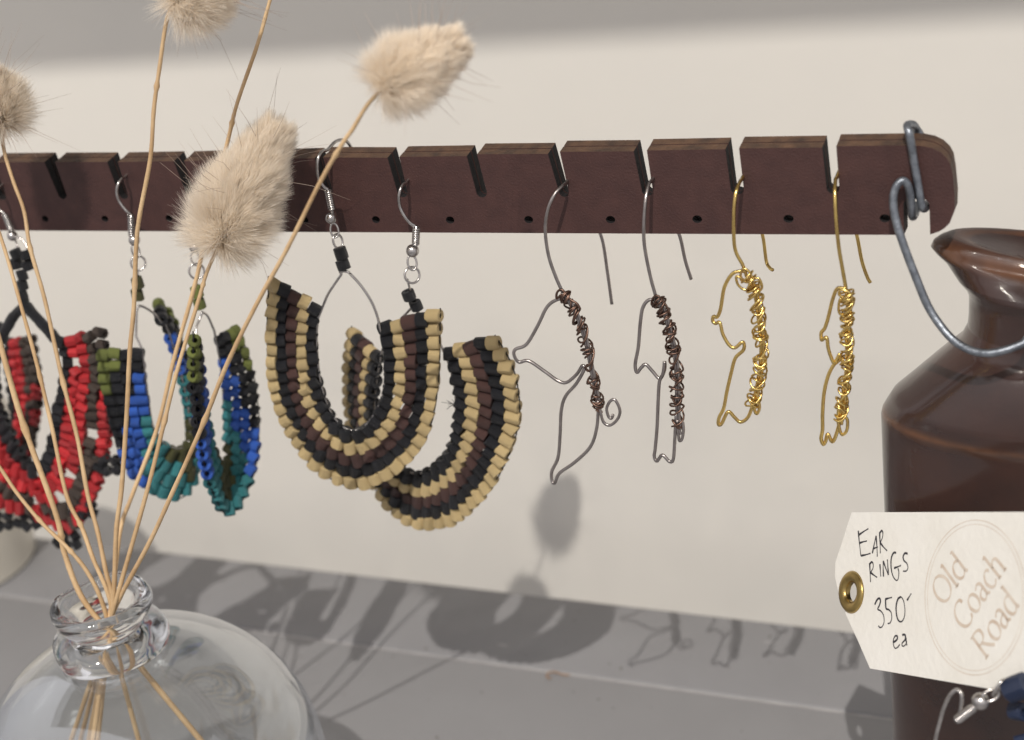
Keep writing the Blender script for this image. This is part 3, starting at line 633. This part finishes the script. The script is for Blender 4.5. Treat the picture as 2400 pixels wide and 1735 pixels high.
# ------------------------------------------------------------------ cream bottle at the left edge
YCB = on_shelf(97, 1330).y - 6.0
edge = [at(*p, YCB) for p in ((97, 1326), (99, 1296), (98, 1225), (92, 1150), (72, 1075), (38, 1010), (-10, 960), (-60, 930))]
vr = ray(97, 1300); CT = vr.y / math.hypot(vr.x, vr.y); RJ = 30.0
XCB = edge[1].x - RJ / CT
cb = thing('cream_jar', 'off-white ceramic jar standing behind the red beaded earring', 'jar', (XCB, YCB, 0))
z0_ = edge[0].z; pr = [(0, 0), (RJ - 4, 0), (RJ - 1.2, 0.8)] + [((e_.x - XCB) * CT, max(2.5, e_.z)) for e_ in edge[1:]]
V, F = lathe((XCB, YCB, 0), pr, 72); part('body', V, F, M['cream'], cb, sharp=50)
r_, z_ = pr[-1]
V, F = lathe((XCB, YCB, 0), [(r_, z_), (r_ + .8, z_ + 1), (r_ + 1.0, z_ + 2.2), (r_ + .2, z_ + 3), (r_ - 1.5, z_ + 2.8), (r_ - 2.4, z_ + 1), (r_ - 3, 20)], 72); part('rim', V, F, M['cream'], cb, sharp=60)

# ------------------------------------------------------------------ price tag
AV = Vector((0.69738291, -0.59016929, 0.40664147)).normalized()
VV = (Vector((0, 0, 1)) - AV * AV.z).normalized(); NN = AV.cross(VV)
BETA = math.radians(-24.0)
VT = VV * math.cos(BETA) + NN * math.sin(BETA); NT = AV.cross(VT).normalized()
if NT.y > 0: NT = -NT
E0 = at(1996, 1388, 252.0)
def tg(px, py): return on_plane(px, py, E0, NT)
def cr(x, y): return (1600 + x * 0.35367, 1155 + y * 0.35367)       # reading of the enlarged photograph
tag = thing('price_tag', 'cream card price tag with brass eyelet and handwriting in front of the bottle', 'tag', E0)
card = [tg(*p) for p in ((1996, 1201), (2400, 1200), (2640, 1199.5), (2640, 1670), (2400, 1628.6), (2318, 1614.5), (2039, 1567), (2012, 1505), (1985, 1446), (1966, 1395), (1957, 1350), (1958, 1318), (1971, 1279))]
hole_r = 1.25
hole = [E0 + (AV * math.cos(-2 * math.pi * k_ / 28) + VT * math.sin(-2 * math.pi * k_ / 28)) * 2.8 for k_ in range(28)]
def flat_plate(loops, thick, nrm):
    u_ = AV; v_ = VT; flat0 = [p for L in loops for p in L]; n = len(flat0); V = flat0 + [p - nrm * thick for p in flat0]; F = []; MI = []
    uv = [((p - E0).dot(u_), (p - E0).dot(v_)) for p in flat0]
    L2 = []; i0 = 0
    for L in loops: L2.append([Vector((*uv[i0 + i], 0)) for i in range(len(L))]); i0 += len(L)
    for a, b, c in tessellate_polygon(L2):
        nn = (flat0[b] - flat0[a]).cross(flat0[c] - flat0[a])
        if nn.dot(nrm) < 0: b, c = c, b
        F += [(a, b, c), (a + n, c + n, b + n)]; MI += [0, 0]
    s = 0
    for L in loops:
        for i in range(len(L)): j = (i + 1) % len(L); F.append((s + i, s + j, s + j + n, s + i + n)); MI.append(1)
        s += len(L)
    return V, F, MI
V, F, MI = flat_plate([card, hole], 0.45, NT); card_o = part('card', V, F, None, tag, smooth=False, mats=[M['card'], M['card_edge']], midx=MI)
prof_e = [(1.55, -1.1), (1.5, -.2), (1.62, .28), (2.0, .55), (2.5, .62), (3.0, .45), (3.25, .05), (3.1, -.02), (2.2, -.05)]
V, F = [], []
SEG = 40
for (r, z) in prof_e:
    for k_ in range(SEG):
        a = 2 * math.pi * k_ / SEG; V.append(E0 + (AV * math.cos(a) + VT * math.sin(a)) * r * 1.36 + NT * z)
for j in range(len(prof_e) - 1):
    for k_ in range(SEG): k2 = (k_ + 1) % SEG; F.append((j * SEG + k_, j * SEG + k2, (j + 1) * SEG + k2, (j + 1) * SEG + k_))
part('eyelet', V, F, M['brass'], tag)
def stroke(P, wfun, lift=0.05):
    V = []; F = []
    for i, p in enumerate(P):
        a = P[max(i - 1, 0)]; b = P[min(i + 1, len(P) - 1)]; t = (b - a).normalized() if (b - a).length > 1e-9 else AV
        s = NT.cross(t).normalized(); w_ = wfun(t, i / max(1, len(P) - 1)) / 2
        V += [p + s * w_ + NT * lift, p - s * w_ + NT * lift]
    for i in range(len(P) - 1): F.append((2 * i, 2 * i + 1, 2 * i + 3, 2 * i + 2))
    return V, F
def pen(t, s): return 0.34 + 0.10 * math.sin(s * 5 + 1)
HAND = {
 'E': [[(1165, 252), (1172, 330), (1182, 418)], [(1166, 282), (1200, 258), (1232, 238)], [(1174, 334), (1196, 326), (1222, 320)], [(1182, 418), (1212, 412), (1246, 402)]],
 'A': [[(1258, 402), (1270, 345), (1282, 286)], [(1282, 286), (1288, 350), (1291, 424)], [(1262, 372), (1278, 366), (1294, 360)]],
 'R': [[(1306, 262), (1309, 330), (1311, 402)], [(1304, 272), (1320, 252), (1328, 268), (1324, 300), (1310, 330)], [(1311, 332), (1330, 358), (1356, 385)]],
 'r': [[(1240, 466), (1243, 525), (1246, 592)], [(1238, 478), (1252, 460), (1263, 470), (1262, 500), (1246, 530)], [(1247, 530), (1268, 546), (1290, 562)]],
 'i': [[(1308, 474), (1311, 515), (1314, 556)]],
 'n': [[(1332, 556), (1330, 505), (1330, 452)], [(1330, 452), (1346, 498), (1364, 545)], [(1364, 545), (1361, 490), (1358, 442)]],
 'g': [[(1416, 398), (1398, 400), (1384, 435), (1382, 490), (1392, 545), (1412, 578), (1428, 575), (1434, 530), (1428, 500)], [(1402, 500), (1424, 492), (1448, 482)]],
 's': [[(1492, 404), (1474, 402), (1462, 424), (1468, 450), (1486, 468), (1494, 496), (1484, 518), (1462, 520)]],
 '3': [[(1274, 742), (1288, 712), (1304, 700), (1312, 718), (1304, 748), (1294, 772), (1314, 784), (1332, 812), (1336, 852), (1326, 884), (1310, 894), (1298, 882)]],
 '5': [[(1346, 702), (1346, 735), (1350, 768), (1368, 776), (1384, 798), (1386, 836), (1376, 862), (1360, 868)], [(1344, 706), (1364, 700), (1388, 694)]],
 '0': [[(1446, 690), (1428, 705), (1416, 750), (1418, 805), (1430, 845), (1450, 855), (1468, 830), (1474, 780), (1466, 720), (1450, 692), (1440, 694)]],
 '-': [[(1488, 714), (1500, 694), (1516, 668)]],
 'e': [[(1394, 992), (1410, 984), (1424, 968), (1422, 950), (1408, 952), (1398, 975), (1398, 1008), (1408, 1030), (1424, 1026), (1440, 1006)]],
 'a': [[(1456, 944), (1470, 940), (1478, 952), (1474, 976), (1458, 994), (1454, 1010), (1464, 1018), (1480, 1004), (1486, 984)], [(1480, 962), (1483, 990), (1488, 1012)]],
}
V, F = [], []
for g in HAND.values():
    for s in g: V, F = join((V, F), stroke(catmull([tg(*cr(*p)) for p in s], 6), pen))
part('handwriting', V, F, M['ink'], card_o, smooth=False)
# stamped emblem: three words set on a slant inside a double ring
GL = {  # polylines on a unit x-height grid (x right, y up); ascender 1.55, capitals 1.45
 'O': (1.35, [[(.66, 1.46), (.30, 1.30), (.08, .95), (.06, .52), (.26, .12), (.62, -.02), (1.0, .14), (1.22, .52), (1.20, .98), (.98, 1.33), (.66, 1.46)]]),
 'l': (.42, [[(.02, 1.50), (.18, 1.56), (.18, .9), (.18, .06), (.34, .0)], [(.02, .0), (.36, .0)]]),
 'd': (1.0, [[(.80, 1.56), (.80, .8), (.80, .12), (.94, .02)], [(.64, 1.50), (.80, 1.56)], [(.80, .86), (.56, .98), (.26, .88), (.08, .50), (.20, .10), (.50, .0), (.80, .2)]]),
 'C': (1.3, [[(1.14, 1.18), (1.08, 1.40), (.72, 1.46), (.34, 1.30), (.10, .92), (.10, .48), (.34, .10), (.72, -.02), (1.04, .08), (1.20, .30)]]),
 'o': (1.0, [[(.50, 1.0), (.22, .86), (.08, .50), (.22, .12), (.50, .0), (.78, .14), (.92, .50), (.78, .88), (.50, 1.0)]]),
 'a': (.92, [[(.10, .84), (.36, 1.0), (.62, .88), (.66, .6), (.66, .14), (.86, .02)], [(.66, .60), (.30, .50), (.10, .28), (.22, .02), (.46, .04), (.66, .22)]]),
 'c': (.86, [[(.78, .84), (.58, 1.0), (.28, .90), (.08, .52), (.22, .10), (.52, -.01), (.80, .18)]]),
 'h': (1.06, [[(.04, 1.50), (.20, 1.56), (.20, .8), (.20, .0)], [(.20, .70), (.46, .98), (.74, .92), (.80, .66), (.80, .0)], [(.06, .0), (.36, .0)], [(.66, .0), (.96, .0)]]),
 'R': (1.25, [[(.22, 1.45), (.22, .7), (.22, .0)], [(.04, 1.45), (.56, 1.45), (.90, 1.30), (.92, .98), (.66, .76), (.22, .74)], [(.52, .74), (.86, .30), (1.18, .0)], [(.04, .0), (.42, .0)]]),
}
def nib(t, s):
    ang = math.atan2(t.dot(UPW), t.dot(BSW)); return 0.22 + 0.42 * abs(math.sin(ang + math.radians(-22)))
V, F = [], []
for word, p0, p1, up in (('Old', (1728, 752), (1896, 505), (-98, -134)), ('Coach', (1868, 922), (2152, 488), (-98, -134)), ('Road', (2006, 1108), (2238, 742), (-104, -142))):
    Wd = sum(GL[ch][0] for ch in word); q0 = tg(*cr(*p0)); q1 = tg(*cr(*p1)); bs = (q1 - q0) / Wd
    upv = (tg(*cr(p0[0] + up[0], p0[1] + up[1])) - q0) / 1.55
    BSW = bs.normalized(); UPW = upv.normalized(); x = 0.0
    for ch in word:
        for s in GL[ch][1]: V, F = join((V, F), stroke(catmull([q0 + bs * (x + a) + upv * b for a, b in s], 6), nib))
        x += GL[ch][0]
part('printed_words', V, F, M['print'], card_o, smooth=False)
cc = tg(*cr(1925, 690)); V, F = [], []
rc = (tg(*cr(1882, 190)) - cc).length
for rr, wd in ((1.0, .13), (.945, .09)):
    V, F = join((V, F), stroke([cc + (AV * math.cos(2 * math.pi * k_ / 120) * 1.0 + VT * math.sin(2 * math.pi * k_ / 120)) * rc * rr for k_ in range(121)], lambda t, s, w_=wd: w_ * (0.6 + 0.5 * abs(math.sin(s * 23))), 0.045))
part('printed_ring', V, F, M['print'], card_o, smooth=False)

# ------------------------------------------------------------------ navy earring lying by the tag
YN = 213.0
nv = thing('bead_earring', 'navy blue beaded earring with bright silver hook in front of the price tag', 'earring', at(2193, 1900, YN))
V, F = tube(catmull(pts([(2190, 1900, YN + 2), (2188, 1800, YN + 1), (2193, 1735, YN), (2204, 1689, YN), (2212, 1661, YN), (2227, 1630, YN), (2243, 1617, YN), (2254, 1630, YN - .6), (2253, 1658, YN - 1), (2248, 1681, YN - 1)]), 8), 0.36, 8); part('ear_wire', V, F, M['steel'], nv)
a, b = at(2243, 1688, YN - 1.4), at(2280, 1660, YN - 1.4)
V, F = coil(a, b, .62, .24, 9); V2, F2 = tube([a - (b - a) * .06, b + (b - a) * .5], .62, 10); V, F = join((V, F), (V2, F2)); part('coil', V, F, M['steel'], nv)
V, F = ball(at(2298, 1644, YN - 1.4), 1.5); part('ball', V, F, M['steel'], nv)
V1, F1 = ring(at(2322, 1630, YN - 1.2), Vector((.3, -1, .5)), (1, 0, .6), 1.5, .9, .26); V2, F2 = ring(at(2341, 1612, YN - 1), Vector((.9, -.5, -.4)), (.3, 0, 1), 1.9, 1.2, .28); V, F = join((V1, F1), (V2, F2)); part('jump_ring', V, F, M['steel'], nv)
bead(nv, 'navy', at(2384, 1612, YN - 1), (1, -.2, .75), 4.3, 4.2, .02)
for q in ((2440, 1580), (2435, 1630), (2385, 1668), (2425, 1690), (2440, 1740), (2400, 1740)): bead(nv, 'navy', at(*q, YN + 1.5), (1, 0, .5), 3.0, 2.8, .3)

# ------------------------------------------------------------------ glass bud vase
YV = 206.0
NK = at(245, 1440, YV); VC = Vector((NK.x, YV, 0))
vase = thing('glass_vase', 'round clear glass bud vase holding the dried grass', 'vase', VC)
RBV = 41.2; zC = 41.0
outer = [(0.0, 0.0), (14, 0.0), (19, 0.5)]
for k_ in range(1, 30):
    a = -math.pi / 2 + math.radians(32) + (math.pi - math.radians(32) - math.radians(13)) * k_ / 29
    outer.append((RBV * math.cos(a) ** 0.93, zC + RBV * math.sin(a)))
ztop = outer[-1][1]
inner = [(max(0, r - (1.6 if z > 3 else 2.5)), z + (1.6 if z < 3 else 0) - (1.5 if z > zC + 25 else 0)) for r, z in outer][::-1]
inner[-1] = (0.0, 2.2)
V, F = lathe(VC, outer + inner, 96); part('body', V, F, M['thin_glass'], vase, sharp=60)
def wavy(r, z, a): return Vector((r * .94 * (1 + .035 * math.sin(4 * a + 1) * (r > 9)) * math.cos(a), r * .94 * (1 + .035 * math.sin(4 * a + 1) * (r > 9)) * math.sin(a), z + .25 * math.sin(4 * a) * (r > 9)))
def lobes(lst):
    P = []
    Q = catmull([Vector((r, 0, z)) for r, z in lst], 5, True); return [(q.x, q.z) for q in Q] + [(Q[0].x, Q[0].z)]
zf = ztop - 0.5
P1 = lobes([(7.4, zf + .2), (9.5, zf - .3), (12.4, zf + .1), (13.9, zf + 2.0), (13.6, zf + 4.2), (11.6, zf + 5.6), (9.0, zf + 6.2), (7.2, zf + 5.8), (6.6, zf + 3)])
V, F = lathe(VC, P1, 72, wavy); part('lower_flange', V, F, M['thick_glass'], vase)
P2 = lobes([(7.0, zf + 6.0), (8.6, zf + 6.4), (9.2, zf + 8.0), (10.8, zf + 9.2), (12.0, zf + 11.0), (12.1, zf + 12.6), (10.9, zf + 13.6), (9.2, zf + 13.1), (7.6, zf + 11.6), (6.6, zf + 9.0)])
V, F = lathe(VC, P2, 72, wavy); part('rim', V, F, M['thick_glass'], vase)
ZR = zf + 13.0

# ------------------------------------------------------------------ hare's tail grass
def grow_head(root, base, tip, wid, nh, seed, back=0.0):
    r_ = np.random.default_rng(seed); b = np.array(base); t = np.array(tip); L = np.linalg.norm(t - b); ax = (t - b) / L
    e = np.array(Vector(ax).orthogonal().normalized()); g = np.cross(ax, e)
    # core
    V, F = [], []
    for j in range(15):
        s = j / 14; rad = wid * 0.23 * math.sin(math.pi * min(1, .04 + s * .93)) ** .7
        for k_ in range(16):
            a = 2 * math.pi * k_ / 16; V.append(b + ax * (s * L * .78) + (e * math.cos(a) + g * math.sin(a)) * rad)
    for j in range(14):
        for k_ in range(16): F.append((j * 16 + k_, j * 16 + (k_ + 1) % 16, (j + 1) * 16 + (k_ + 1) % 16, (j + 1) * 16 + k_))
    part('seed_head', np.array(V), F, M['seed'], root)
    # silky hairs, rooted from a little behind the stem's end
    b = b - ax * back; L = L + back
    s = r_.random(nh) ** 0.9; a = r_.random(nh) * 2 * np.pi; rad = wid * 0.20 * np.sin(np.pi * np.clip(.05 + s * .9, 0, 1)) ** .7
    rdir = e[None] * np.cos(a)[:, None] + g[None] * np.sin(a)[:, None]
    p0 = b[None] + ax[None] * (s * L * .74)[:, None] + rdir * rad[:, None]
    env = wid * 0.5 * np.interp(s, [0, .12, .35, .6, .85, 1], [.86, 1.0, 1.0, .92, .70, .50])
    ncl = 420; cs = r_.random(ncl); ca = r_.random(ncl) * 2 * np.pi; cj = r_.normal(0, .12, (ncl, 3)); cln = r_.uniform(.86, 1.12, ncl)
    dist = (s[:, None] - cs[None]) ** 2 * 9 + (1 - np.cos(a[:, None] - ca[None])); cid = np.argmin(dist, 1)
    ln = np.clip(env - rad, 1.2, None) * r_.uniform(.80, 1.12, nh) * cln[cid] * 1.2
    fwd = np.interp(s, [0, .1, .4, 1], [-.95, 0, 1.05, 2.3]) + r_.normal(0, .14, nh)
    jit = r_.normal(0, .10, (nh, 3)) + cj[cid] * .55
    d1 = rdir + ax[None] * fwd[:, None] + jit; d1 /= np.linalg.norm(d1, axis=1)[:, None]
    d2 = d1 + ax[None] * .45 + cj[cid] + r_.normal(0, .12, (nh, 3)); d2 /= np.linalg.norm(d2, axis=1)[:, None]
    ln = ln * (1 + .30 * np.clip(s - .72, 0, 1) / .28)
    p1 = p0 + d1 * (ln * .5)[:, None]; p2 = p1 + d2 * (ln * .35)[:, None]; p3 = p2 + (d2 + cj[cid] * .5) * (ln * .28)[:, None]
    side = np.cross(d1, r_.normal(0, 1, (nh, 3))); side /= np.linalg.norm(side, axis=1)[:, None]
    w = np.array([.04, .034, .024, .005])
    VV_ = np.stack([p + sgn * side * w_ for p, w_ in zip((p0, p1, p2, p3), w) for sgn in (1, -1)], 1).reshape(-1, 3)
    base_i = (np.arange(nh) * 8)[:, None, None]; q = np.array([[0, 1, 3, 2], [2, 3, 5, 4], [4, 5, 7, 6]])[None]
    part('fluff', VV_, (base_i + q).reshape(-1, 4).tolist(), M['fluff'], root, kind='stuff')
    V, F = [], []
    for k_ in range(46):
        s = r_.random(); a = r_.random() * 2 * math.pi; rd = e * math.cos(a) + g * math.sin(a)
        p = b + ax * s * L * .75 + rd * wid * .2; d = rd + ax * (1.3 * s - .25) + r_.normal(0, .18, 3); d /= np.linalg.norm(d); ll = wid * r_.uniform(.55, 1.0)
        V1, F1 = tube([Vector(p), Vector(p + d * ll * .5), Vector(p + (d + r_.normal(0, .08, 3)) * ll)], [.05, .04, .015], 4); V, F = join((V, F), (V1, F1))
    part('bristles', V, F, M['awn'], root, kind='stuff')
def grass(label, path, yhead, tipdef=None, wid=19, nh=7000, seed=1, r0=.60, r1=.37, yoff=0.0, yexp=1.0):
    """path: pixels from the vase mouth to the head; depth runs from the vase to yhead with height"""
    base = path[0]; yb = YV + yoff
    n = len(path); top = path[-1]; hh = [max(0.0, (base[1] - p[1]) / (base[1] - top[1])) for p in path]
    P = [at(p[0], p[1], yb + (yhead - yb) * h ** yexp) for p, h in zip(path, hh)]
    # lower end: straight on through the neck into the bulb
    ax_ = Vector((VC.x, VC.y, 0)); o0 = Vector((P[0].x - VC.x, P[0].y - VC.y, 0))
    if o0.length > 4.2: o0 = o0.normalized() * 4.2
    P[0] = ax_ + o0 + Vector((0, 0, ZR - 1.0))
    low = ax_ - o0 * 0.95 + Vector((0, 0, ZR - 14.0)); d = (low - P[0]).normalized(); Q = low; end = Q
    for q in range(1, 200):
        e_ = Q + d * q
        if e_.z < 4 or (math.hypot(e_.x - VC.x, e_.y - VC.y) > math.sqrt(max(1, (RBV - 4) ** 2 - (e_.z - zC) ** 2)) and e_.z < zC + 20): break
        end = e_
    root = thing('dried_grass_sprig', label, 'dried grass', end, "dried hare's tail stems in the vase")
    full = catmull([end, Q.lerp(end, .5), Q] + [p + Vector((random.gauss(0, .18), random.gauss(0, .18), 0)) for p in P], 8); m_ = len(full)
    nd = [int(m_ * q) for q in (random.uniform(.42, .55), random.uniform(.66, .8))]; V, F = tube(full, [(r0 + (r1 - r0) * (i / (m_ - 1)) ** .8) * (1.45 if i in nd else 1.0) * random.uniform(.94, 1.06) for i in range(m_)], 8); part('stem', V, F, M['stem'], root)
    if tipdef:
        tip = at(*tipdef); grow_head(root, P[-1], tip, wid, nh, seed, 2.6 if seed == 11 else 0.0)
    return root
grass('dried grass stem ending in the large fluffy head in front of the rack', [(296, 1372), (343, 1160), (382, 1004), (417, 863), (467, 697), (485, 640), (509, 580), (527, 535)], 236, (680, 250, 247), 17.8, 58000, 11, yoff=-2)
grass('dried grass stem with fluffy head at the upper middle, right of the others', [(306, 1372), (354, 1265), (403, 1155), (467, 1004), (530, 856), (601, 714), (672, 580), (746, 438), (800, 342), (825, 301), (860, 248), (904, 200)], 212, (1104, 84, 220), 12.8, 36000, 12)
grass('dried grass stem with fluffy head cut by the top edge', [(250, 1372), (272, 1243), (283, 1146), (297, 969), (304, 828), (311, 721), (320, 580), (329, 502), (350, 371), (364, 255), (375, 152), (389, 57), (403, 14), (424, -2)], 230, (520, -60, 233), 15.5, 30000, 13)
grass('dried grass stem with fluffy head cut by the left edge', [(250, 1368), (248, 1339), (226, 1247), (203, 1160), (177, 1025), (141, 880), (103, 704), (76, 580), (57, 495), (35, 428), (14, 361), (4, 311), (0, 275)], 240, (-45, 175, 236), 15.5, 30000, 14)
grass('dried grass stem that leaves the top edge behind the large fluffy head', [(256, 1366), (283, 1243), (315, 1155), (368, 1004), (407, 845), (453, 686), (477, 580), (490, 534), (510, 430), (538, 318), (559, 240), (601, 106), (635, 0), (652, -70), (668, -135)], 253.5, (738, -410, 254), 16.5, 16000, 15, yoff=3, yexp=.42)
grass('thin dried grass stem that reaches the left edge just below the rack', [(246, 1369), (219, 1307), (191, 1236), (156, 1160), (120, 997), (85, 845), (42, 697), (7, 587), (-40, 430)], 225, None, seed=16)
grass('thickest dried grass stem crossing the red beaded earring to the left edge', [(184, 1400), (156, 1303), (138, 1233), (117, 1160), (53, 980), (0, 790), (-50, 620)], 212, None, seed=17, r0=.68, r1=.58)
grass('lowest dried grass stem slanting to the left edge', [(230, 1384), (198, 1342), (156, 1286), (99, 1226), (42, 1155), (0, 1098), (-70, 1000)], 205, None, seed=18)

# ------------------------------------------------------------------ curl of straw on the shelf
cp = [on_shelf(*p) for p in ((1290, 1592), (1282, 1588), (1284, 1580), (1300, 1577), (1320, 1583), (1335, 1584))]
cp = [p + Vector((0, 0, .28)) for p in cp]; V, F = tube(catmull(cp, 6), [.3, .28] + [.2] * 29, 7)
M['curl'] = mat('brown_scrap', (0.30, 0.17, 0.085), 0.7)
c_ = solid('straw_curl', M['curl'], on_shelf(1300, 1582), V, F); c_['label'] = 'tiny curled scrap of straw lying on the grey shelf'; c_['category'] = 'scrap'
